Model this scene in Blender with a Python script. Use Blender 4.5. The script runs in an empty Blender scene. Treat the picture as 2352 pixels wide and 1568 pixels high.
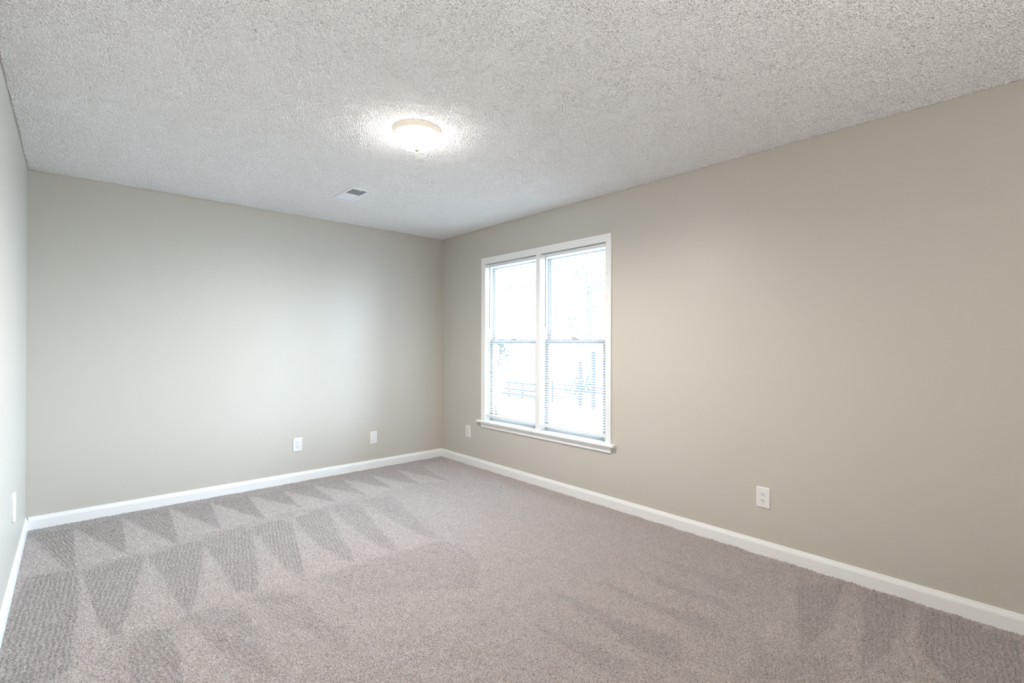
import bpy, bmesh, math, random
import numpy as np
from mathutils import Matrix, Vector

# ---------------------------------------------------------------- camera, sky, exposure
S = bpy.context.scene
COL = S.collection
H = 2.44            # ceiling height
W = 3.343           # room width (back wall)
D = 6.40            # room depth
CAM = Vector((-3.1156, -4.6561, 1.2666))
YAW, PITCH, ROLL = 0.7312837, 0.0041296, 0.0028944
fw = Vector((math.sin(YAW) * math.cos(PITCH), math.cos(YAW) * math.cos(PITCH), math.sin(PITCH)))
rt = Vector((math.cos(YAW), -math.sin(YAW), 0))
up = rt.cross(fw)
r2 = rt * math.cos(ROLL) + up * math.sin(ROLL)
u2 = up * math.cos(ROLL) - rt * math.sin(ROLL)
cd = bpy.data.cameras.new('camera')
cd.sensor_width = 36.0
cd.lens = 1127.23 / 2352 * 36.0
cd.clip_start = 0.02
cam = bpy.data.objects.new('camera', cd)
cam.matrix_world = Matrix(((r2.x, u2.x, -fw.x, CAM.x), (r2.y, u2.y, -fw.y, CAM.y), (r2.z, u2.z, -fw.z, CAM.z), (0, 0, 0, 1)))
COL.objects.link(cam)
S.camera = cam

SKY = 11.5
w = bpy.data.worlds.new('overcast_sky')
S.world = w
w.use_nodes = True
bg = w.node_tree.nodes['Background']
bg.inputs[0].default_value = (0.61, 0.80, 1.0, 1)
bg.inputs[1].default_value = SKY
pl = bpy.data.lights.new('window_portal', 'AREA')      # tells the sampler where the daylight enters
pl.shape = 'RECTANGLE'; pl.size = 1.56; pl.size_y = 1.64
pl.cycles.is_portal = True
po = bpy.data.objects.new('window_portal', pl)
po.location = (0.150, -1.537, 1.29)
po.rotation_euler = (0, math.radians(90), 0)           # faces the room (-x)
COL.objects.link(po)

fd = bpy.data.lights.new('added_bounce_fill', 'AREA')   # added unseen fill light, standing in for a bounced flash
fd.shape = 'DISK'; fd.size = 0.5
fd.energy = FILL = 11.0
fd.color = (1.0, 0.985, 0.965)
fo = bpy.data.objects.new('added_bounce_fill', fd)
fo.location = (-2.9, -5.8, 0.75)
fo.rotation_euler = (math.radians(158), 0, 0)           # up at the ceiling behind the camera
COL.objects.link(fo)

LAMP = 11.5
S.view_settings.view_transform = 'Standard'
S.view_settings.look = 'None'
S.view_settings.gamma = 1.0
S.view_settings.use_curve_mapping = False
S.view_settings.exposure = 1.84
S.cycles.diffuse_bounces = 6
S.cycles.max_bounces = 12
S.cycles.use_adaptive_sampling = True
S.cycles.adaptive_threshold = 0.02
S.cycles.transparent_max_bounces = 16
S.cycles.use_denoising = True

# ---------------------------------------------------------------- materials
def mat(name, color, rough=0.5, spec=0.5, metal=0.0, bump=None, emit=None, sheen=0.0):
    m = bpy.data.materials.new(name)
    m.use_nodes = True
    nt = m.node_tree
    b = nt.nodes['Principled BSDF']
    b.inputs['Base Color'].default_value = (*color, 1)
    b.inputs['Roughness'].default_value = rough
    b.inputs['Specular IOR Level'].default_value = spec
    b.inputs['Metallic'].default_value = metal
    if sheen:
        b.inputs['Sheen Weight'].default_value = sheen
    if emit:
        b.inputs['Emission Color'].default_value = (*emit[0], 1)
        b.inputs['Emission Strength'].default_value = emit[1]
    if bump:
        scale, strength, dist = bump
        tc = nt.nodes.new('ShaderNodeTexCoord')
        nz = nt.nodes.new('ShaderNodeTexNoise')
        nz.inputs['Scale'].default_value = scale
        nz.inputs['Detail'].default_value = 3.0
        bp = nt.nodes.new('ShaderNodeBump')
        bp.inputs['Strength'].default_value = strength
        bp.inputs['Distance'].default_value = dist
        nt.links.new(tc.outputs['Object'], nz.inputs['Vector'])
        nt.links.new(nz.outputs['Fac'], bp.inputs['Height'])
        nt.links.new(bp.outputs['Normal'], b.inputs['Normal'])
    return m

M = {}
M['wall'] = mat('greige_wall_paint', (0.575, 0.541, 0.486), 0.40, 0.36, bump=(90, 0.10, 0.002))
M['trim'] = mat('white_trim_paint', (0.87, 0.87, 0.86), 0.35, 0.5, bump=(60, 0.04, 0.001))
M['vinyl'] = mat('white_vinyl', (0.78, 0.80, 0.82), 0.35, 0.5)
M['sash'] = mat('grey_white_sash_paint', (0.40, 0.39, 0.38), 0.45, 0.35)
M['plastic'] = mat('white_plastic', (0.80, 0.79, 0.77), 0.3, 0.5)
M['dark'] = mat('dark_slot', (0.01, 0.01, 0.01), 0.7, 0.2)
M['bronze'] = mat('dark_bronze_metal', (0.03, 0.03, 0.035), 0.4, 0.5, 0.6)
M['nickel'] = mat('brushed_cream_metal', (0.84, 0.78, 0.69), 0.4, 0.4)
M['finial'] = mat('aged_brass_metal', (0.34, 0.31, 0.25), 0.4, 0.5, 0.6)
M['vent'] = mat('white_vent_enamel', (0.80, 0.82, 0.85), 0.4, 0.5)
M['duct'] = mat('duct_shade_dark', (0.02, 0.02, 0.02), 0.6, 0.3)
M['wand'] = mat('backlit_dark_wand', (0.10, 0.12, 0.14), 0.3, 0.5)  # clear wand; its dark look against the window is painted as grey
M['cord'] = mat('white_cord', (0.75, 0.75, 0.75), 0.8, 0.1)
M['lampglass'] = mat('lit_frosted_glass', (0.85, 0.82, 0.76), 0.5, 0.3, emit=((1.0, 0.94, 0.875), LAMP))
M['lawn'] = mat('bounce_pale_ground', (0.52, 0.53, 0.50), 0.9, 0.1, bump=(12, 0.6, 0.05))  # ground made pale to bounce extra daylight up to the ceiling
M['bark'] = mat('bark', (0.055, 0.052, 0.05), 0.9, 0.1, bump=(30, 0.8, 0.02))
M['timber'] = mat('weathered_timber', (0.026, 0.026, 0.028), 0.9, 0.1, bump=(25, 0.4, 0.01))

def leaf_mat(name, c):
    m = mat(name, c, 0.6, 0.3)
    nt = m.node_tree
    b = nt.nodes['Principled BSDF']
    tr = nt.nodes.new('ShaderNodeBsdfTranslucent')
    tr.inputs[0].default_value = (c[0] * 1.3, c[1] * 1.4, c[2], 1)
    mx = nt.nodes.new('ShaderNodeMixShader')
    mx.inputs[0].default_value = 0.15
    out = nt.nodes['Material Output']
    nt.links.new(b.outputs[0], mx.inputs[1]); nt.links.new(tr.outputs[0], mx.inputs[2])
    nt.links.new(mx.outputs[0], out.inputs[0])
    return m
M['leaf'] = leaf_mat('shade_dark_leaves', (0.028, 0.036, 0.027))  # near-black leaves stand in for the shaded specks in bright foliage
M['leaf2'] = leaf_mat('deep_shade_dark_leaves', (0.022, 0.030, 0.022))

def slat_mat():
    m = mat('white_blind_slat', (0.80, 0.81, 0.82), 0.5, 0.3)
    nt = m.node_tree
    b = nt.nodes['Principled BSDF']
    tr = nt.nodes.new('ShaderNodeBsdfTranslucent')
    tr.inputs[0].default_value = (0.75, 0.78, 0.8, 1)
    mx = nt.nodes.new('ShaderNodeMixShader'); mx.inputs[0].default_value = 0.06
    nt.links.new(b.outputs[0], mx.inputs[1]); nt.links.new(tr.outputs[0], mx.inputs[2])
    nt.links.new(mx.outputs[0], nt.nodes['Material Output'].inputs[0])
    return m
M['slat'] = slat_mat()

def glass_mat():
    m = bpy.data.materials.new('window_glass'); m.use_nodes = True
    nt = m.node_tree; nt.nodes.clear()
    out = nt.nodes.new('ShaderNodeOutputMaterial')
    mx = nt.nodes.new('ShaderNodeMixShader')
    fr = nt.nodes.new('ShaderNodeFresnel'); fr.inputs[0].default_value = 1.3
    t = nt.nodes.new('ShaderNodeBsdfTransparent'); t.inputs[0].default_value = (0.96, 0.98, 0.98, 1)
    g = nt.nodes.new('ShaderNodeBsdfGlossy'); g.inputs['Roughness'].default_value = 0.02
    nt.links.new(fr.outputs[0], mx.inputs[0]); nt.links.new(t.outputs[0], mx.inputs[1]); nt.links.new(g.outputs[0], mx.inputs[2])
    nt.links.new(mx.outputs[0], out.inputs[0])
    return m
M['glass'] = glass_mat()

def ceiling_mat():
    m = mat('popcorn_ceiling_texture', (0.95, 0.95, 0.95), 0.9, 0.15)
    nt = m.node_tree; b = nt.nodes['Principled BSDF']
    tc = nt.nodes.new('ShaderNodeTexCoord')
    vo = nt.nodes.new('ShaderNodeTexVoronoi'); vo.feature = 'SMOOTH_F1'
    vo.inputs['Scale'].default_value = 210; vo.inputs['Smoothness'].default_value = 0.3
    bp = nt.nodes.new('ShaderNodeBump'); bp.invert = True
    bp.inputs['Strength'].default_value = 0.9; bp.inputs['Distance'].default_value = 0.003
    nt.links.new(tc.outputs['Object'], vo.inputs['Vector'])
    nt.links.new(vo.outputs['Distance'], bp.inputs['Height'])
    nt.links.new(bp.outputs['Normal'], b.inputs['Normal'])
    return m
M['ceiling'] = ceiling_mat()

CARPET = (0.505, 0.425, 0.395)
def carpet_mat():
    m = mat('taupe_cut_pile_carpet', CARPET, 0.95, 0.05, sheen=0.8)
    nt = m.node_tree; b = nt.nodes['Principled BSDF']
    at = nt.nodes.new('ShaderNodeAttribute'); at.attribute_name = 'nap_shade'
    tc = nt.nodes.new('ShaderNodeTexCoord')
    nz = nt.nodes.new('ShaderNodeTexNoise'); nz.inputs['Scale'].default_value = 260; nz.inputs['Detail'].default_value = 4
    mr = nt.nodes.new('ShaderNodeMapRange')       # light and dark of the leaning pile painted into the base colour
    mr.inputs[1].default_value = -1; mr.inputs[2].default_value = 1
    mr.inputs[3].default_value = 0.77; mr.inputs[4].default_value = 1.17
    mn = nt.nodes.new('ShaderNodeMapRange')       # yarn flecks, contrast raised to paint the shaded pits between tufts
    mn.inputs[1].default_value = 0.34; mn.inputs[2].default_value = 0.66
    mn.inputs[3].default_value = 0.38; mn.inputs[4].default_value = 1.58
    mu = nt.nodes.new('ShaderNodeMath'); mu.operation = 'MULTIPLY'
    mc = nt.nodes.new('ShaderNodeVectorMath'); mc.operation = 'SCALE'
    mc.inputs[0].default_value = CARPET
    bp = nt.nodes.new('ShaderNodeBump'); bp.inputs['Strength'].default_value = 1.0; bp.inputs['Distance'].default_value = 0.007
    L = nt.links.new
    L(at.outputs['Fac'], mr.inputs[0]); L(tc.outputs['Object'], nz.inputs['Vector']); L(nz.outputs['Fac'], mn.inputs[0])
    L(mr.outputs[0], mu.inputs[0]); L(mn.outputs[0], mu.inputs[1]); L(mu.outputs[0], mc.inputs['Scale'])
    L(mc.outputs[0], b.inputs['Base Color'])
    L(nz.outputs['Fac'], bp.inputs['Height']); L(bp.outputs['Normal'], b.inputs['Normal'])
    return m
M['carpet'] = carpet_mat()

# ---------------------------------------------------------------- mesh helpers
def obj(name, bm, m, parent=None, smooth=False, loc=None):
    me = bpy.data.meshes.new(name)
    bmesh.ops.recalc_face_normals(bm, faces=bm.faces[:])
    if smooth:
        for f in bm.faces: f.smooth = True
    bm.to_mesh(me); bm.free()
    me.materials.append(m)
    o = bpy.data.objects.new(name, me)
    COL.objects.link(o)
    if parent: o.parent = parent
    if loc: o.location = loc
    return o

def tag(o, label=None, cat=None, group=None, kind=None):
    if label: o['label'] = label
    if cat: o['category'] = cat
    if group: o['group'] = group
    if kind: o['kind'] = kind
    return o

def empty(name, loc=(0, 0, 0), rz=0):
    o = bpy.data.objects.new(name, None)
    o.empty_display_size = 0.1
    o.location = loc; o.rotation_euler = (0, 0, rz)
    COL.objects.link(o)
    return o

def copy_tree(o, parent=None):
    c = o.copy(); COL.objects.link(c)
    if parent: c.parent = parent
    for ch in list(o.children): copy_tree(ch, c)
    return c

def box(bm, x0, x1, y0, y1, z0, z1, bev=0.0, seg=2):
    r = bmesh.ops.create_cube(bm, size=1)
    vs = r['verts']
    for v in vs:
        v.co = Vector(((x0 + x1) / 2 + v.co.x * (x1 - x0), (y0 + y1) / 2 + v.co.y * (y1 - y0), (z0 + z1) / 2 + v.co.z * (z1 - z0)))
    if bev:
        es = list({e for v in vs for e in v.link_edges})
        bmesh.ops.bevel(bm, geom=es, offset=bev, segments=seg, affect='EDGES', profile=0.5)
    return bm

def extrude_profile(bm, prof, axis, a, b):
    """closed 2D profile of (out, z) swept along an axis from a to b; fn maps (out, z, t) to a point"""
    ring0 = [bm.verts.new(axis(o, z, a)) for o, z in prof]
    ring1 = [bm.verts.new(axis(o, z, b)) for o, z in prof]
    n = len(prof)
    for i in range(n):
        bm.faces.new((ring0[i], ring0[(i + 1) % n], ring1[(i + 1) % n], ring1[i]))
    bm.faces.new(ring0); bm.faces.new(ring1[::-1])
    return bm

def lathe(bm, prof, n=64, cx=0, cy=0):
    rings = []
    for r, z in prof:
        if r < 1e-6:
            rings.append([bm.verts.new((cx, cy, z))])
        else:
            rings.append([bm.verts.new((cx + r * math.cos(2 * math.pi * k / n), cy + r * math.sin(2 * math.pi * k / n), z)) for k in range(n)])
    for A, B in zip(rings, rings[1:]):
        for k in range(n):
            k2 = (k + 1) % n
            if len(A) == 1 and len(B) == 1: continue
            if len(A) == 1: bm.faces.new((A[0], B[k], B[k2]))
            elif len(B) == 1: bm.faces.new((A[k], A[k2], B[0]))
            else: bm.faces.new((A[k], A[k2], B[k2], B[k]))
    return bm

def rod(bm, p, q, r0, r1=None, n=8):
    p, q = Vector(p), Vector(q); r1 = r0 if r1 is None else r1
    d = (q - p).normalized()
    a = d.orthogonal().normalized(); b = d.cross(a)
    A = [bm.verts.new(p + (a * math.cos(2 * math.pi * k / n) + b * math.sin(2 * math.pi * k / n)) * r0) for k in range(n)]
    B = [bm.verts.new(q + (a * math.cos(2 * math.pi * k / n) + b * math.sin(2 * math.pi * k / n)) * r1) for k in range(n)]
    for k in range(n): bm.faces.new((A[k], A[(k + 1) % n], B[(k + 1) % n], B[k]))
    bm.faces.new(A[::-1]); bm.faces.new(B)

def grid_object(name, X, Y, Z, m, attr=None, flip=False):
    """height field mesh from 2D arrays"""
    ny, nx = X.shape
    me = bpy.data.meshes.new(name)
    co = np.stack([X, Y, Z], -1).reshape(-1, 3).astype(np.float32)
    me.vertices.add(nx * ny)
    me.vertices.foreach_set('co', co.ravel())
    idx = np.arange(nx * ny, dtype=np.int32).reshape(ny, nx)
    a, b, c, d = idx[:-1, :-1], idx[:-1, 1:], idx[1:, 1:], idx[1:, :-1]
    q = np.stack([a, d, c, b] if flip else [a, b, c, d], -1).reshape(-1)
    nf = (nx - 1) * (ny - 1)
    me.loops.add(nf * 4); me.loops.foreach_set('vertex_index', q)
    me.polygons.add(nf)
    me.polygons.foreach_set('loop_start', np.arange(0, nf * 4, 4, dtype=np.int32))
    me.polygons.foreach_set('use_smooth', np.ones(nf, dtype=bool))
    if attr is not None:
        at = me.attributes.new('nap_shade', 'FLOAT', 'POINT')
        at.data.foreach_set('value', attr.astype(np.float32).ravel())
    me.update(calc_edges=True); me.validate()
    me.materials.append(m)
    o = bpy.data.objects.new(name, me); COL.objects.link(o)
    return o

def band_noise(shape, step, wave, width, seed):
    """unit-variance noise whose features are about `wave` metres across"""
    rng = np.random.default_rng(seed)
    n = rng.standard_normal(shape)
    fy = np.fft.fftfreq(shape[0], step)[:, None]; fx = np.fft.rfftfreq(shape[1], step)[None, :]
    f = np.sqrt(fx * fx + fy * fy)
    k = np.exp(-0.5 * ((f - 1 / wave) / (width / wave)) ** 2)
    r = np.fft.irfft2(np.fft.rfft2(n) * k, s=shape)
    return r / r.std()

def blur(a, step, s):
    fy = np.fft.fftfreq(a.shape[0], step)[:, None]; fx = np.fft.rfftfreq(a.shape[1], step)[None, :]
    k = np.exp(-2 * (math.pi * s) ** 2 * (fx * fx + fy * fy))
    return np.fft.irfft2(np.fft.rfft2(a) * k, s=a.shape)

# ---------------------------------------------------------------- room shell
T = 0.12
WY0, WY1, WZ0, WZ1 = -2.291, -0.783, 0.480, 2.068       # rough window opening in the right wall
WT = H + 0.05                                            # walls run past the ceiling texture
bm = bmesh.new(); box(bm, -W - T, T, 0, T, -0.05, WT)
tag(obj('wall_back', bm, M['wall']), 'greige painted far wall facing the camera, left of the window corner', 'wall', kind='structure')
bm = bmesh.new(); box(bm, -W - T, -W, -D, 0, -0.05, WT)
tag(obj('wall_left', bm, M['wall']), 'narrow sliver of greige wall along the left edge of the photo', 'wall', kind='structure')
bm = bmesh.new(); box(bm, -W - T, T, -D - T, -D, -0.05, WT)
tag(obj('wall_near', bm, M['wall']), 'greige wall behind the camera', 'wall', kind='structure')
bm = bmesh.new()
box(bm, 0, T, -D, WY0, -0.05, WT); box(bm, 0, T, WY1, 0, -0.05, WT)
box(bm, 0, T, WY0, WY1, -0.05, WZ0); box(bm, 0, T, WY0, WY1, WZ1, WT)
tag(obj('wall_right', bm, M['wall']), 'long greige wall on the right that holds the window', 'wall', kind='structure')

# ceiling: popcorn texture as a real height field
st = 0.0028
xs = np.arange(-W - 0.012, 0.012 + st, st); ys = np.arange(-4.75, 0.012 + st, st)
X, Y = np.meshgrid(xs, ys)
n = 0.85 * band_noise(X.shape, st, 0.0082, 0.28, 1) + 0.45 * band_noise(X.shape, st, 0.0155, 0.3, 2) + 0.25 * band_noise(X.shape, st, 0.25, 0.5, 3)
h = 0.0029 * np.clip(n + 0.7, 0, 2.6)
edge = np.minimum(np.minimum(-X, X + W), -Y) + 0.0018 * band_noise(X.shape, st, 0.05, 0.5, 4)
h = np.where(edge < 0.003, -0.006, h)                    # thin ragged crack along the walls
VX0, VX1, VY0, VY1 = -1.563, -1.398, -1.118, -0.772      # register set into the ceiling
h = np.where((X > VX0 + .008) & (X < VX1 - .008) & (Y > VY0 + .008) & (Y < VY1 - .008), -0.010, h)
Z = H - h
ce = grid_object('ceiling', X, Y, Z, M['ceiling'], flip=True)
tag(ce, 'white popcorn textured ceiling over the whole room', 'ceiling', kind='structure')
bm = bmesh.new(); box(bm, -W - T, T, -D - T, -4.74, H, H + 0.03)
obj('ceiling_slab', bm, M['ceiling'], ce)
bm = bmesh.new(); box(bm, -W - T, T, -4.74, T, H + 0.03, H + 0.06)
obj('ceiling_backing', bm, M['ceiling'], ce)

# carpet: tufts and grooves as a real height field, track shading painted as colour
NAP_SHADES = [
 (-0.75,[(-3.33,0.0),(-0.02,0.0),(-0.02,-0.20),(-3.33,-0.20)],None),
 (-1.00,[(-3.31,-0.12),(-3.10,-0.16),(-3.09,-0.98),(-3.14,-0.91)],[(-3.31,-0.12),(-3.14,-0.91)]),
 (-1.00,[(-3.10,-0.16),(-2.84,-0.10),(-2.86,-0.94),(-2.86,-0.95)],[(-3.10,-0.16),(-2.86,-0.95)]),
 (-1.00,[(-2.84,-0.10),(-2.55,-0.09),(-2.60,-0.88),(-2.62,-0.93)],[(-2.84,-0.10),(-2.62,-0.93)]),
 (-1.00,[(-2.55,-0.09),(-2.29,-0.13),(-2.35,-0.85),(-2.35,-0.85)],[(-2.55,-0.09),(-2.35,-0.85)]),
 (-1.00,[(-2.29,-0.13),(-2.02,-0.15),(-2.07,-0.84),(-2.09,-0.82)],[(-2.29,-0.13),(-2.09,-0.82)]),
 (-1.00,[(-2.02,-0.15),(-1.76,-0.19),(-1.79,-0.82),(-1.78,-0.77)],[(-2.02,-0.15),(-1.78,-0.77)]),
 (-1.00,[(-1.76,-0.19),(-1.51,-0.17),(-1.53,-0.83),(-1.53,-0.83)],[(-1.76,-0.19),(-1.53,-0.83)]),
 (-0.75,[(-1.51,-0.17),(-1.23,-0.19),(-1.28,-0.84),(-1.28,-0.80)],[(-1.51,-0.17),(-1.28,-0.80)]),
 (-0.75,[(-1.23,-0.19),(-0.97,-0.19),(-1.02,-0.84),(-1.02,-0.77)],[(-1.23,-0.19),(-1.02,-0.77)]),
 (-0.75,[(-0.97,-0.19),(-0.68,-0.18),(-0.76,-0.78),(-0.81,-0.79)],[(-0.97,-0.19),(-0.81,-0.79)]),
 (-0.75,[(-0.68,-0.18),(-0.41,-0.25),(-0.48,-0.66),(-0.53,-0.90)],[(-0.68,-0.18),(-0.53,-0.90)]),
 (0.55,[(-3.32,-0.25),(-3.32,-0.91),(-3.14,-0.91)],None),
 (0.55,[(-3.10,-0.16),(-3.09,-0.98),(-2.86,-0.95)],None),
 (0.55,[(-2.84,-0.10),(-2.86,-0.94),(-2.62,-0.93)],None),
 (0.55,[(-2.55,-0.09),(-2.60,-0.88),(-2.35,-0.85)],None),
 (0.55,[(-2.29,-0.13),(-2.35,-0.85),(-2.09,-0.82)],None),
 (0.55,[(-2.02,-0.15),(-2.07,-0.84),(-1.78,-0.77)],None),
 (0.55,[(-1.76,-0.19),(-1.79,-0.82),(-1.53,-0.83)],None),
 (0.55,[(-1.51,-0.17),(-1.53,-0.83),(-1.28,-0.80)],None),
 (0.80,[(-1.23,-0.19),(-1.28,-0.84),(-1.02,-0.77)],None),
 (0.80,[(-0.97,-0.19),(-1.02,-0.84),(-0.81,-0.79)],None),
 (0.80,[(-0.68,-0.18),(-0.76,-0.78),(-0.53,-0.90)],None),
 (0.80,[(-0.41,-0.25),(-0.48,-0.66),(-0.47,-0.91)],None),
 (-0.90,[(-3.29,-0.93),(-3.09,-0.98),(-3.08,-1.32),(-3.12,-2.09),(-3.19,-2.13),(-3.31,-2.03),(-3.34,-1.65)],[(-3.08,-1.32),(-3.12,-2.09)]),
 (-0.85,[(-3.07,-1.03),(-2.79,-0.98),(-2.79,-1.11),(-2.88,-1.53),(-2.95,-1.93),(-3.03,-1.86),(-3.05,-1.53),(-3.07,-1.22)],[(-2.79,-1.11),(-2.95,-1.93)]),
 (-0.80,[(-2.63,-0.98),(-2.49,-0.96),(-2.50,-1.10),(-2.58,-1.53),(-2.69,-1.94),(-2.72,-1.83),(-2.74,-1.39),(-2.78,-1.04)],[(-2.50,-1.10),(-2.69,-1.94)]),
 (-0.75,[(-2.48,-0.97),(-2.23,-0.88),(-2.20,-0.98),(-2.30,-1.50),(-2.40,-1.91),(-2.48,-1.86),(-2.48,-1.55),(-2.49,-1.06)],[(-2.21,-1.05),(-2.40,-1.91)]),
 (-0.70,[(-2.19,-0.92),(-2.00,-0.92),(-1.95,-1.02),(-2.07,-1.55),(-2.17,-1.92),(-2.21,-1.79),(-2.20,-1.28)],[(-1.95,-1.02),(-2.17,-1.92)]),
 (-0.65,[(-1.91,-0.95),(-1.64,-0.86),(-1.75,-1.31),(-1.89,-1.94),(-1.92,-1.84),(-1.95,-1.41)],[(-1.64,-0.86),(-1.89,-1.94)]),
 (-0.60,[(-1.61,-0.86),(-1.42,-0.96),(-1.55,-1.58),(-1.62,-1.97),(-1.68,-1.82),(-1.66,-1.28)],[(-1.42,-0.96),(-1.62,-1.97)]),
 (-0.55,[(-1.35,-0.88),(-1.13,-0.94),(-1.24,-1.48),(-1.33,-1.99),(-1.39,-1.82),(-1.39,-1.36)],[(-1.13,-0.94),(-1.33,-1.99)]),
 (0.45,[(-3.08,-0.95),(-3.05,-1.29),(-3.02,-1.74),(-2.99,-1.95),(-3.08,-2.23),(-3.11,-2.20),(-3.08,-1.42)],None),
 (0.45,[(-2.79,-1.07),(-2.75,-1.38),(-2.73,-1.69),(-2.71,-1.93),(-2.95,-1.95),(-2.88,-1.55)],None),
 (0.45,[(-2.50,-1.10),(-2.48,-1.48),(-2.51,-1.83),(-2.43,-1.95),(-2.70,-1.96),(-2.59,-1.55)],None),
 (0.45,[(-2.21,-1.05),(-2.21,-1.47),(-2.22,-1.85),(-2.19,-1.96),(-2.39,-1.93),(-2.30,-1.51)],None),
 (0.45,[(-1.96,-1.07),(-1.96,-1.40),(-1.95,-1.81),(-1.89,-1.94),(-2.17,-1.95),(-2.07,-1.56)],None),
 (0.45,[(-1.66,-0.94),(-1.68,-1.51),(-1.69,-1.81),(-1.63,-1.95),(-1.88,-1.95),(-1.75,-1.35)],None),
 (0.45,[(-1.41,-0.97),(-1.41,-1.50),(-1.41,-1.80),(-1.33,-1.98),(-1.62,-1.98),(-1.54,-1.59)],None),
 (-0.70,[(-2.92,-1.97),(-2.78,-2.00),(-2.78,-2.15),(-2.79,-2.34),(-2.80,-2.48),(-2.95,-2.35)],[(-2.92,-2.02),(-2.84,-2.43)]),
 (-0.50,[(-2.72,-1.93),(-2.61,-1.94),(-2.49,-2.08),(-2.50,-2.23),(-2.50,-2.42),(-2.53,-2.68),(-2.59,-2.55),(-2.65,-2.38),(-2.70,-2.12)],[(-2.70,-1.95),(-2.62,-2.38)]),
 (-0.40,[(-2.45,-1.96),(-2.33,-1.97),(-2.25,-2.11),(-2.25,-2.41),(-2.22,-2.61),(-2.26,-2.69),(-2.33,-2.51),(-2.40,-2.26)],[(-2.44,-1.96),(-2.26,-2.65)]),
 (0.35,[(-2.76,-2.03),(-2.70,-2.12),(-2.67,-2.39),(-2.69,-2.58),(-2.80,-2.48),(-2.78,-2.17)],None),
 (-0.35,[(-2.12,-1.96),(-1.95,-1.96),(-1.62,-1.97),(-1.32,-2.01),(-1.32,-2.37),(-1.53,-2.64),(-1.83,-2.43),(-2.04,-2.29)],[(-2.12,-1.96),(-1.87,-2.50)]),
 (-0.70,[(-1.29,-2.90),(-1.25,-3.02),(-1.23,-3.13),(-1.24,-3.28),(-1.19,-3.40),(-1.18,-3.58),(-1.32,-3.65),(-1.36,-3.51),(-1.32,-3.30),(-1.30,-3.12)],None),
 (-0.70,[(-0.98,-2.96),(-0.99,-3.10),(-1.00,-3.27),(-0.97,-3.41),(-0.89,-3.56),(-1.00,-3.69),(-1.04,-3.54),(-1.03,-3.35),(-1.03,-3.13)],None),
 (-0.60,[(-0.74,-3.04),(-0.74,-3.22),(-0.73,-3.38),(-0.70,-3.55),(-0.78,-3.66),(-0.78,-3.50),(-0.80,-3.25)],None),
 (-0.50,[(-0.54,-3.02),(-0.50,-3.20),(-0.49,-3.36),(-0.45,-3.52),(-0.61,-3.58),(-0.58,-3.35),(-0.56,-3.11)],None),
 (-0.60,[(-1.54,-3.04),(-1.52,-3.19),(-1.48,-3.32),(-1.46,-3.49),(-1.57,-3.57),(-1.57,-3.39),(-1.58,-3.19)],None),
 (0.35,[(-0.98,-2.97),(-0.75,-3.04),(-0.80,-3.25),(-0.80,-3.51),(-0.89,-3.53),(-0.95,-3.40),(-0.98,-3.26),(-0.97,-3.09)],[(-0.90,-2.98),(-0.89,-3.56)]),
 (0.35,[(-1.21,-2.87),(-1.04,-2.96),(-1.05,-3.14),(-1.06,-3.34),(-1.06,-3.55),(-1.14,-3.64),(-1.18,-3.49),(-1.21,-3.32),(-1.21,-3.10)],[(-1.20,-2.90),(-1.20,-3.59)]),
 (-0.60,[(-0.27,-3.73),(-0.02,-3.89),(-0.61,-3.96),(-0.88,-3.94)],[(-0.27,-3.73),(-0.76,-3.88)]),
 (-0.60,[(-0.06,-3.98),(-0.00,-4.16),(-0.50,-4.21),(-0.82,-4.14)],[(-0.06,-3.98),(-0.59,-4.09)]),
 (-0.70,[(-0.04,-4.20),(-0.09,-4.55),(-0.45,-4.57),(-0.66,-4.38),(-0.45,-4.26)],[(-0.04,-4.20),(-0.54,-4.26)]),
 (-0.30,[(-1.02,-3.81),(-0.80,-4.05),(-0.98,-4.10),(-1.26,-3.85)],[(-1.02,-3.81),(-1.32,-3.93)]),
 (0.40,[(-0.84,-3.76),(-0.33,-3.74),(-0.58,-3.83),(-0.98,-3.86)],None),
 (0.40,[(-0.19,-3.93),(-0.13,-3.98),(-0.74,-4.11),(-0.73,-4.00)],None),
 (0.30,[(-0.48,-4.18),(-0.22,-4.21),(-0.55,-4.27),(-0.78,-4.21)],None),
]
st = 0.0033
xs = np.arange(-W - 0.004, 0.004 + st, st); ys = np.arange(-4.85, 0.004 + st, st)
X, Y = np.meshgrid(xs, ys)
wob = 0.0025
PX = X + wob * band_noise(X.shape, st, 0.12, 0.5, 11); PY = Y + wob * band_noise(X.shape, st, 0.12, 0.5, 12)
nap_shade = np.zeros_like(X); groove = np.zeros_like(X)
def inside(poly, x, y):
    r = np.zeros(x.shape, bool); m = len(poly)
    for i in range(m):
        (x1, y1), (x2, y2) = poly[i], poly[(i + 1) % m]
        if y1 == y2: continue
        c = ((y1 > y) != (y2 > y)) & (x < (x2 - x1) * (y - y1) / (y2 - y1) + x1)
        r ^= c
    return r
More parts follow.
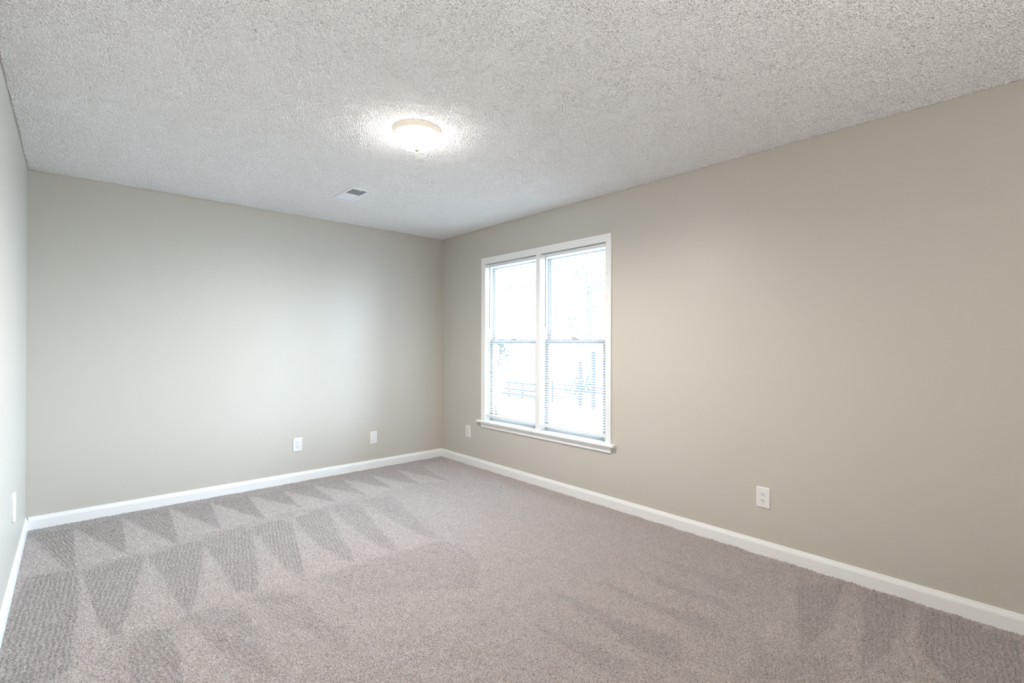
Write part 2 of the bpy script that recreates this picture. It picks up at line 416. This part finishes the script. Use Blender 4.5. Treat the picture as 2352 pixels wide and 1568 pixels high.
for v, poly, g in NAP_SHADES:
    px = [p[0] for p in poly]; py = [p[1] for p in poly]
    i0 = np.clip(np.searchsorted(ys, min(py) - .05), 0, len(ys)); i1 = np.searchsorted(ys, max(py) + .05)
    j0 = np.clip(np.searchsorted(xs, min(px) - .05), 0, len(xs)); j1 = np.searchsorted(xs, max(px) + .05)
    sl = (slice(i0, i1), slice(j0, j1))
    k = inside(poly, PX[sl], PY[sl])
    nap_shade[sl][k] = v
    if g:
        (gx, gy), (hx, hy) = g
        L = math.hypot(hx - gx, hy - gy); nx_, ny_ = -(hy - gy) / L, (hx - gx) / L
        d = (PX[sl] - gx) * nx_ + (PY[sl] - gy) * ny_
        s = np.sin(2 * math.pi * d / 0.0205)
        groove[sl][k] = (s * abs(v))[k]
    else:
        groove[sl][k] = 0
nap_shade = blur(nap_shade, st, 0.004) - 0.16 * (1 - groove) * (np.abs(groove) > 0)  # groove troughs also painted darker, as shade
nap_shade += 0.10 * band_noise(X.shape, st, 0.10, 0.6, 13)
tuft = 0.85 * band_noise(X.shape, st, 0.0085, 0.30, 14) + 0.5 * band_noise(X.shape, st, 0.017, 0.4, 15)
Z = -0.004 + 0.0026 * tuft + 0.0021 * groove + 0.001 * band_noise(X.shape, st, 0.2, 0.5, 16)
fl = grid_object('floor', X, Y, Z, M['carpet'], attr=nap_shade)
tag(fl, 'taupe cut pile carpet with fresh vacuum tracks', 'floor', kind='structure')
bm = bmesh.new(); box(bm, -W - T, T, -D - T, -4.84, -0.05, -0.004)
obj('floor_slab', bm, M['carpet'], fl)
bm = bmesh.new(); box(bm, -W - T, T, -4.84, T, -0.05, -0.02)
obj('floor_backing', bm, M['carpet'], fl)

# baseboards
BB = [(0, -0.02), (0.014, -0.02), (0.014, 0.058), (0.0125, 0.061), (0.0125, 0.064), (0.010, 0.070), (0.0075, 0.075), (0.007, 0.079), (0.005, 0.083), (0, 0.083)]
bm = extrude_profile(bmesh.new(), BB, lambda o, z, t: (t, -o, z), -W + 0.014, -0.014)
tag(obj('baseboard_back', bm, M['trim']), 'white moulded baseboard along the far wall', 'baseboard', kind='structure')
bm = extrude_profile(bmesh.new(), BB, lambda o, z, t: (-o, t, z), -D, 0)
tag(obj('baseboard_right', bm, M['trim']), 'white moulded baseboard along the window wall', 'baseboard', kind='structure')
bm = extrude_profile(bmesh.new(), BB, lambda o, z, t: (-W + o, t, z), -D, 0)
tag(obj('baseboard_left', bm, M['trim']), 'white moulded baseboard along the left wall', 'baseboard', kind='structure')

# ---------------------------------------------------------------- the twin window
win = empty('window_1', (0, -1.537, 0.49))
tag(win, 'white twin double-hung window with moulded casing, stool and apron', 'window', kind='structure')
OFF = Vector((0, -1.537, 0.49))
def wobj(name, bm, m, parent=win, smooth=False):
    if parent is win: bmesh.ops.translate(bm, verts=bm.verts[:], vec=-OFF)
    return obj(name, bm, m, parent, smooth)
CO0, CO1, CTOP = -2.343, -0.731, 2.127            # outer casing
CI0, CI1, CIT = -2.287, -0.787, 2.066             # inner casing
SILL = 0.490
# casing profile: (distance from the inner edge, projection into the room)
cw = CI0 - CO0
prof = [(0, 0.000), (0, 0.009), (0.004, 0.011), (0.016, 0.0115), (0.020, 0.0135), (cw * .62, 0.0145), (cw * .68, 0.0165), (cw * .9, 0.0175), (cw, 0.0155), (cw, 0.0)]
def casing_piece(pts):
    """pts: per profile point two end points"""
    bm = bmesh.new()
    A = [bm.verts.new(p[0]) for p in pts]; B = [bm.verts.new(p[1]) for p in pts]
    n = len(pts)
    for i in range(n): bm.faces.new((A[i], A[(i + 1) % n], B[(i + 1) % n], B[i]))
    bm.faces.new(A); bm.faces.new(B[::-1])
    return bm
tw = CTOP - CIT
wobj('casing', casing_piece([((-p, CI1 + d, SILL), (-p, CI1 + d, CIT + d * tw / cw)) for d, p in prof]), M['trim'])
wobj('casing', casing_piece([((-p, CI0 - d, SILL), (-p, CI0 - d, CIT + d * tw / cw)) for d, p in prof]), M['trim'])
hc = wobj('casing', casing_piece([((-p, CI0 - d, CIT + d * tw / cw), (-p, CI1 + d, CIT + d * tw / cw)) for d, p in prof]), M['trim'])
for yy in (-0.97, -1.27, -1.58, -2.23):
    bm = lathe(bmesh.new(), [(0, 0), (0.002, 0), (0.002, 0.004), (0, 0.004)], 10)
    bmesh.ops.rotate(bm, verts=bm.verts[:], cent=(0, 0, 0), matrix=Matrix.Rotation(math.radians(-90), 3, 'Y'))
    bmesh.ops.translate(bm, verts=bm.verts[:], vec=Vector((-0.0145, yy, 2.117)) - OFF)
    obj('nail_hole', bm, M['dark'], hc)
MY0, MY1 = -1.566, -1.513
bm = bmesh.new(); box(bm, -0.0125, 0.055, MY0, MY1, SILL, CIT + 0.002, 0.003)
wobj('mullion', bm, M['trim'])
# jambs lining the opening
bm = bmesh.new()
box(bm, 0.0, T, CI1, CI1 + 0.004, SILL, WZ1); box(bm, 0.0, T, CI0 - 0.004, CI0, SILL, WZ1)
box(bm, 0.0, T, CI0, CI1, CIT, WZ1 - 0.0005); box(bm, 0.036, 0.056, CI0, CI1, 2.028, CIT); box(bm, 0.05, T, MY0, MY1, SILL, CIT)  # includes an added strip behind the headrails that blocks light above them
box(bm, 0.052, T, CI0, CI0 + 0.030, SILL, CIT); box(bm, 0.052, T, MY1, MY1 + 0.030, SILL, CIT)      # sash tracks
wobj('jamb', bm, M['trim'])
# stool and apron
STOOL = [(0.12, 0.470), (-0.044, 0.470), (-0.050, 0.473), (-0.0525, 0.480), (-0.050, 0.487), (-0.044, 0.490), (0.12, 0.490)]
bm = bmesh.new()
extrude_profile(bm, [(0, 0.470), (0.040, 0.470), (0.046, 0.473), (0.048, 0.480), (0.046, 0.487), (0.040, 0.490), (0, 0.490)], lambda o, z, t: (-o, t, z), -2.385, -0.692)
box(bm, 0.0, T, CI0, CI1, 0.4805, 0.490)
wobj('stool', bm, M['trim'])
AP = [(0, 0.470), (0.026, 0.470), (0.025, 0.462), (0.021, 0.455), (0.017, 0.450), (0.0145, 0.440), (0.0145, 0.424), (0.013, 0.420), (0.010, 0.4185), (0, 0.4185)]
bm = extrude_profile(bmesh.new(), AP, lambda o, z, t: (-o, t, z), -2.343, -0.731)
wobj('apron', bm, M['trim'])

def sash(name, y0, y1, z0, z1, x0, x1, lock=None):
    sw, rb, rtp = 0.046, (0.052 if z0 < 1 else 0.034), (0.034 if z0 < 1 else 0.046)
    bm = bmesh.new()
    box(bm, x0, x1, y0, y0 + sw, z0, z1, 0.002, 1); box(bm, x0, x1, y1 - sw, y1, z0, z1, 0.002, 1)
    box(bm, x0, x1, y0 + sw, y1 - sw, z0, z0 + rb, 0.002, 1); box(bm, x0, x1, y0 + sw, y1 - sw, z1 - rtp, z1, 0.002, 1)
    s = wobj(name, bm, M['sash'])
    xm = (x0 + x1) / 2
    bm = bmesh.new(); box(bm, xm - 0.002, xm + 0.002, y0 + sw - .005, y1 - sw + .005, z0 + rb - .005, z1 - rtp + .005)
    bmesh.ops.translate(bm, verts=bm.verts[:], vec=-OFF)
    obj('pane', bm, M['glass'], s)
    if lock:
        ym = (y0 + y1) / 2
        bm = bmesh.new()
        box(bm, x0 + .002, x0 + .024, ym - .030, ym + .030, z1, z1 + .008, 0.002)
        lathe(bm, [(0, z1 + .007), (.010, z1 + .007), (.010, z1 + .014), (0, z1 + .014)], 16, x0 + .013, ym)
        box(bm, x0 + .004, x0 + .012, ym - .004, ym + .034, z1 + .010, z1 + .018, 0.002)
        bmesh.ops.translate(bm, verts=bm.verts[:], vec=-OFF)
        obj('sash_lock', bm, M['bronze'], s)
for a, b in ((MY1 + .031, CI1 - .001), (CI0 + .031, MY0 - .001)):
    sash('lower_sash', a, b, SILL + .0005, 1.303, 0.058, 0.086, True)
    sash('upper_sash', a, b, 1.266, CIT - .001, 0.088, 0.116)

# ---------------------------------------------------------------- blinds
def make_blind(y0, y1, label):
    """built about the middle of the headrail top"""
    yc = (y0 + y1) / 2; hw = (y1 - y0) / 2
    root = empty('window_blind', (0.018, yc, 2.056))
    tag(root, label, 'blind', 'mini blinds in the twin window')
    bm = bmesh.new(); box(bm, -0.014, 0.014, -hw, hw, -0.027, 0, 0.002)
    hr = obj('headrail', bm, M['vinyl'], root)
    bm = bmesh.new(); box(bm, -0.0155, 0.0145, -hw - 0.002, -hw + 0.020, -0.028, 0.002, 0.001); obj('end_bracket', bm, M['plastic'], hr)
    bm = bmesh.new(); box(bm, -0.0155, 0.0145, hw - 0.020, hw + 0.002, -0.028, 0.002, 0.001); obj('end_bracket', bm, M['plastic'], hr)
    # one slat, slightly crowned
    bm = bmesh.new()
    N = 6; top = []; bot = []
    for k in range(N + 1):
        u = -0.0125 + 0.025 * k / N
        z = 0.0016 * (1 - (u / 0.0125) ** 2)
        top.append((u, z + 0.0003)); bot.append((u, z - 0.0003))
    extrude_profile(bm, top + bot[::-1], lambda o, z, t: (o, t, z), -hw + 0.003, hw - 0.003)
    s0 = obj('slat', bm, M['slat'], root, loc=(0, 0, -0.040))
    s0.rotation_euler = (0, math.radians(TILT), 0)
    zb = -1.506
    pitch = 0.0214; k = 1
    while -0.040 - k * pitch > zb + 0.018:
        s = s0.copy(); COL.objects.link(s); s.parent = root
        s.location = (0, 0, -0.040 - k * pitch)
        k += 1
    bm = bmesh.new(); box(bm, -0.012, 0.012, -hw + 0.003, hw - 0.003, zb - 0.022, zb + 0.002, 0.003)
    obj('bottom_rail', bm, M['vinyl'], root)
    for yy in (hw - 0.10, 0, -hw + 0.10):
        for xx in (-0.0133, 0.0133):
            bm = bmesh.new(); rod(bm, (xx, yy, -0.025), (xx * .9, yy, zb), 0.0006, n=5)
            obj('ladder_cord', bm, M['cord'], root)
    yw = hw - 0.055
    bm = bmesh.new(); rod(bm, (-0.019, yw, -0.030), (-0.019, yw, -0.640), 0.0035, 0.0035, 6)
    rod(bm, (-0.012, yw, -0.020), (-0.019, yw, -0.032), 0.0018, n=6)
    obj('tilt_wand', bm, M['wand'], root)
    return root
TILT = -10.0
make_blind(-1.507, -0.794, 'white mini blind in the left half of the window, nearer the room corner')
make_blind(-2.281, -1.572, 'white mini blind in the right half of the window, nearer the camera')

# ---------------------------------------------------------------- ceiling light
LX, LY = -1.712, -2.305
lamp = empty('ceiling_light', (LX, LY, H))
tag(lamp, 'lit flush mount ceiling light with frosted glass dome and cream metal pan', 'ceiling light')
bm = lathe(bmesh.new(), [(0, 0.0), (0.128, 0.0), (0.130, -0.006), (0.128, -0.012), (0.124, -0.016), (0.121, -0.027), (0.117, -0.033), (0.112, -0.034), (0.112, -0.022), (0.0, -0.020)], 96)
obj('pan', bm, M['nickel'], lamp, True)
dome = [(0.110, -0.026), (0.1115, -0.036)]
for k in range(1, 13):
    a = math.radians(90 * k / 12)
    dome.append((0.1115 * math.cos(a) ** 0.85 if k < 12 else 0.0, -0.036 - 0.078 * math.sin(a)))
bm = lathe(bmesh.new(), dome, 96)
obj('glass_dome', bm, M['lampglass'], lamp, True)
bm = lathe(bmesh.new(), [(0, -0.112), (0.013, -0.1125), (0.014, -0.116), (0.009, -0.120), (0.006, -0.124), (0, -0.127)], 24)
obj('finial', bm, M['finial'], lamp, True)
ld = bpy.data.lights.new('bulb_light', 'SPOT')          # the bulbs' light leaving the dome downwards
ld.energy = BULB = 38.0
ld.color = (1.0, 0.94, 0.875)
ld.spot_size = math.radians(174); ld.spot_blend = 0.62; ld.shadow_soft_size = 0.012
lo = bpy.data.objects.new('bulb_light', ld)
lo.location = (0, 0, -0.130); lo.parent = lamp
COL.objects.link(lo)

# ---------------------------------------------------------------- ceiling register
vx, vy = (VX0 + VX1) / 2, (VY0 + VY1) / 2
vent = empty('ceiling_vent', (vx, vy, H))
tag(vent, 'white rectangular air register in the ceiling beyond the light', 'air vent')
hx, hy, fl_ = (VX1 - VX0) / 2, (VY1 - VY0) / 2, 0.024
bm = bmesh.new()
z0, z1 = -0.009, 0.0
box(bm, -hx, -hx + fl_, -hy, hy, z0, z1, 0.002, 1); box(bm, hx - fl_, hx, -hy, hy, z0, z1, 0.002, 1)
box(bm, -hx + fl_, hx - fl_, -hy, -hy + fl_, z0, z1, 0.002, 1); box(bm, -hx + fl_, hx - fl_, hy - fl_, hy, z0, z1, 0.002, 1)
box(bm, -hx + fl_, hx - fl_, -0.004, 0.004, z0, z1)
obj('frame', bm, M['vent'], vent)
bm = bmesh.new(); box(bm, -hx + .012, hx - .012, -hy + .012, hy - .012, 0.002, 0.006); obj('duct_shade_sheet', bm, M['duct'], vent)  # near-black sheet painted for the shade inside the duct
def bank(name, ya, yb, ang):
    bm = bmesh.new(); nL = 8
    for k in range(nL):
        yc = ya + (k + .5) * (yb - ya) / nL
        b2 = bmesh.new(); box(b2, -hx + fl_ - .002, hx - fl_ + .002, -0.0068, 0.0068, -0.0005, 0.0005)
        bmesh.ops.rotate(b2, verts=b2.verts[:], cent=(0, 0, 0), matrix=Matrix.Rotation(math.radians(ang), 3, 'X'))
        bmesh.ops.translate(b2, verts=b2.verts[:], vec=(0, yc, -0.0030))
        me = bpy.data.meshes.new('t'); b2.to_mesh(me); b2.free(); bm.from_mesh(me); bpy.data.meshes.remove(me)
    obj(name, bm, M['vent'], vent)
bank('louver_bank', -hy + fl_, -0.004, 38)
bank('louver_bank', 0.004, hy - fl_, -38)
bm = bmesh.new(); box(bm, -0.004, 0.004, -hy + .018, -hy + .034, -0.016, -0.006, 0.001); obj('damper_lever', bm, M['vent'], vent)
for sy in (-1, 1):
    bm = lathe(bmesh.new(), [(0, -0.0108), (0.003, -0.0104), (0.004, -0.009), (0.004, -.005), (0, -.005)], 12, 0, sy * (hy - .010)); obj('screw', bm, M['vent'], vent)

# ---------------------------------------------------------------- wall plates
PW, PH, PT = 0.0795, 0.124, 0.006
def plate_bm(w_, h_, t_, corner=0.003):
    bm = bmesh.new()
    pts = []
    for sx, sz, a0 in ((1, 1, 0), (-1, 1, 90), (-1, -1, 180), (1, -1, 270)):
        for k in range(5):
            a = math.radians(a0 + 90 * k / 4)
            pts.append((sx * (w_ / 2 - corner) + corner * math.cos(a), sz * (h_ / 2 - corner) + corner * math.sin(a)))
    rings = []
    for ins, yy in ((0, 0), (0, -t_ * .45), (0.0015, -t_ * .8), (0.004, -t_)):
        rings.append([bm.verts.new((x * (1 - 2 * ins / w_), yy, z * (1 - 2 * ins / h_))) for x, z in pts])
    n = len(pts)
    for A, B in zip(rings, rings[1:]):
        for k in range(n): bm.faces.new((A[k], A[(k + 1) % n], B[(k + 1) % n], B[k]))
    bm.faces.new(rings[0]); bm.faces.new(rings[-1][::-1])
    return bm
def duplex(loc, rz, label):
    r = empty('wall_outlet', loc, rz)
    tag(r, label, 'outlet', 'duplex wall outlets')
    obj('face_plate', plate_bm(PW, PH, PT), M['plastic'], r)
    for s in (1, -1):
        zc = s * 0.0193
        bm = bmesh.new()
        pts = []
        for k in range(40):
            a = 2 * math.pi * k / 40
            pts.append((0.0172 * math.cos(a), max(-0.0140, min(0.0140, 0.0172 * math.sin(a)))))
        A = [bm.verts.new((x, -PT + .001, z + zc)) for x, z in pts]
        B = [bm.verts.new((x * .97, -PT - .0014, z * .97 + zc)) for x, z in pts]
        C = [bm.verts.new((x * .9, -PT - .0018, z * .9 + zc)) for x, z in pts]
        for P, Q in ((A, B), (B, C)):
            for k in range(40): bm.faces.new((P[k], P[(k + 1) % 40], Q[(k + 1) % 40], Q[k]))
        bm.faces.new(C[::-1]); bm.faces.new(A)
        rc = obj('receptacle', bm, M['plastic'], r)
        for sx, hh in ((-0.0064, 0.0080), (0.0064, 0.0066)):
            bm = bmesh.new(); box(bm, sx - .0013, sx + .0013, -PT - .0022, -PT - .0010, zc + .0035 - hh / 2, zc + .0035 + hh / 2)
            obj('slot', bm, M['dark'], rc)
        bm = lathe(bmesh.new(), [(0, 0), (.0025, 0), (.0025, .0012), (0, .0012)], 14)
        bmesh.ops.rotate(bm, verts=bm.verts[:], cent=(0, 0, 0), matrix=Matrix.Rotation(math.radians(90), 3, 'X'))
        bmesh.ops.translate(bm, verts=bm.verts[:], vec=(0, -PT - .0010, zc - .0072))
        obj('ground_hole', bm, M['dark'], rc)
    bm = lathe(bmesh.new(), [(0, 0), (.0028, 0), (.0024, .0012), (0, .0015)], 14)
    bmesh.ops.rotate(bm, verts=bm.verts[:], cent=(0, 0, 0), matrix=Matrix.Rotation(math.radians(90), 3, 'X'))
    bmesh.ops.translate(bm, verts=bm.verts[:], vec=(0, -PT + .0002, 0))
    obj('screw', bm, M['plastic'], r)
    return r
duplex((-1.573, 0, 0.337), 0, 'white duplex outlet on the far wall, left of the blank cover plate')
duplex((0, -0.497, 0.342), -math.pi / 2, 'small looking white duplex outlet between the room corner and the window')
duplex((0, -3.462, 0.342), -math.pi / 2, 'large looking white duplex outlet on the long wall right of the window')
bp_ = empty('blank_cover_plate', (-0.826, 0, 0.309), 0)
tag(bp_, 'blank white cover plate on the far wall near the window corner', 'cover plate')
obj('face_plate', plate_bm(PW, PH, PT), M['plastic'], bp_)
for s in (1, -1):
    bm = lathe(bmesh.new(), [(0, 0), (.0026, 0), (.0022, .001), (0, .0013)], 14)
    bmesh.ops.rotate(bm, verts=bm.verts[:], cent=(0, 0, 0), matrix=Matrix.Rotation(math.radians(90), 3, 'X'))
    bmesh.ops.translate(bm, verts=bm.verts[:], vec=(0, -PT + .0002, s * .042)); obj('screw', bm, M['plastic'], bp_)
cp = empty('rounded_cover_plate', (-W, -0.965, 0.392), math.pi / 2)
tag(cp, 'white rounded wall plate seen edge-on at the left edge of the photo', 'cover plate')
obj('face_plate', plate_bm(0.10, 0.150, 0.010, 0.020), M['plastic'], cp)
bm = bmesh.new(); box(bm, -0.016, 0.016, -0.012, -0.008, -0.033, 0.033, 0.001); obj('insert', bm, M['plastic'], cp)

# ---------------------------------------------------------------- the garden seen through the blinds
GZ = -0.75
bm = bmesh.new(); box(bm, T + 0.02, 40, -25, 45, GZ - 0.2, GZ)
tag(obj('ground', bm, M['lawn']), 'bright pale ground outside the window', 'ground', kind='structure')
fence = empty('garden_fence', (9.0, 5.6, GZ))
tag(fence, 'low weathered timber fence with two tall posts outside the right window half', 'fence')
def fpart(name, x0, x1, y0, y1, z0, z1):
    bm = bmesh.new(); box(bm, x0 - 9.0, x1 - 9.0, y0 - 5.6, y1 - 5.6, z0 - GZ, z1 - GZ, 0.01, 1)
    obj(name, bm, M['timber'], fence)
fpart('post', 8.95, 9.05, 5.52, 5.62, GZ, 0.72); fpart('post', 8.94, 9.06, 4.98, 5.09, GZ, 1.02)
fpart('post', 8.95, 9.05, 6.78, 6.88, GZ, 0.0)
for z in (-0.10, -0.22): fpart('rail', 8.96, 9.0, 4.2, 6.9, z - 0.05, z + 0.01)
for z in (-0.38, -0.5): fpart('rail', 8.97, 9.0, 5.6, 6.9, z - 0.02, z + 0.01)

def foliage(name, centers, n, leaf, m, parent, seed):
    rng = np.random.default_rng(seed)
    c = np.array(centers)
    i = rng.integers(0, len(c), n)
    d = rng.standard_normal((n, 3)); d /= np.linalg.norm(d, axis=1)[:, None]
    p = c[i, :3] + d * (c[i, 3:4] * rng.random((n, 1)) ** 0.4)
    a = rng.standard_normal((n, 3)); a /= np.linalg.norm(a, axis=1)[:, None]
    b = np.cross(a, rng.standard_normal((n, 3))); b /= np.linalg.norm(b, axis=1)[:, None]
    nn = np.cross(a, b)
    s = leaf * (0.6 + 0.8 * rng.random((n, 1)))
    v = np.stack([p - a * s, p + b * s * .42 - nn * s * .1, p + a * s, p - b * s * .42 - nn * s * .1], 1).reshape(-1, 3)
    me = bpy.data.meshes.new(name)
    me.from_pydata(v.tolist(), [], np.arange(4 * n).reshape(-1, 4).tolist())
    me.materials.append(m)
    o = bpy.data.objects.new(name, me); COL.objects.link(o); o.parent = parent
    return o
def tree(x, y, h_, cr, label, m, seed, n=2300):
    r = empty('tree', (x, y, GZ))
    tag(r, label, 'tree', 'trees outside the window')
    rd = random.Random(seed)
    bm = bmesh.new()
    rod(bm, (0, 0, 0), (0.08, -0.05, h_ * .35), 0.05 * h_ / 2.5, 0.035 * h_ / 2.5, 10)
    rod(bm, (0.08, -0.05, h_ * .345), (0, 0.1, h_ * .8), 0.035 * h_ / 2.5, 0.01 * h_ / 2.5, 8)
    cs = []
    for k in range(16):
        a = rd.uniform(0, 6.28); q = rd.uniform(.15, .8) * cr; zz = h_ * rd.uniform(.32, .92)
        e = (math.cos(a) * q, math.sin(a) * q, zz)
        rod(bm, (0.04, 0, max(h_ * .25, zz * .7)), e, 0.012 * h_ / 2.5, 0.004, 5)
        cs.append((*e, cr * rd.uniform(.3, .5)))
    obj('trunk', bm, M['bark'], r)
    foliage('crown', cs, n, 0.075, m, r, seed)
    return r
tree(15.0, 10.2, 7.0, 2.8, 'leafy green tree outside, seen through the middle of the right window half', M['leaf'], 1)
tree(22.0, 11.0, 6.0, 2.4, 'dense tree with shade-dark leaves outside, seen at the right edge of the window', M['leaf2'], 2)
tree(15.0, 17.2, 7.5, 3.0, 'broad leafy tree outside, seen through the left window half', M['leaf'], 3)
tree(19.0, 24.0, 8.5, 3.4, 'distant tree outside, seen at the left edge of the window', M['leaf2'], 4)
ge_ = empty('garden_edging', (9.0, 8.4, GZ))
tag(ge_, 'low stacked timber garden edging outside, seen through the left lower pane', 'garden edging')
for k, (a, b) in enumerate(((7.5, 9.4), (7.6, 9.3), (7.5, 9.2))):
    z = -0.62 + k * 0.22
    bm = bmesh.new(); box(bm, -0.05 + .03 * k, 0.03 + .03 * k, a - 8.4, b - 8.4, z - GZ - .05, z - GZ + .05, 0.008, 1)
    obj('board', bm, M['timber'], ge_)
for yy in (-0.8, 0.0, 0.72):
    bm = bmesh.new(); box(bm, 0.09, 0.15, yy - .03, yy + .03, 0, 0.62, 0.006, 1); obj('stake', bm, M['timber'], ge_)
tree(10.0, 10.7, 2.6, 0.55, 'thin young tree outside, seen through the left lower pane', M['leaf'], 6, 500)
sh = empty('garden_shrub', (10.0, 6.5, GZ))
tag(sh, 'low leafy shrub beside the garden fence outside', 'shrub')
bm = bmesh.new()
for k in range(7):
    a = k * .9; rod(bm, (0, 0, 0), (math.cos(a) * .3, math.sin(a) * .3, .6), .012, .004, 5)
obj('stem', bm, M['bark'], sh)
foliage('leaves', [(0, 0, .55, .5), (.2, .4, .5, .4), (-.1, -.4, .6, .4)], 900, 0.05, M['leaf2'], sh, 9)
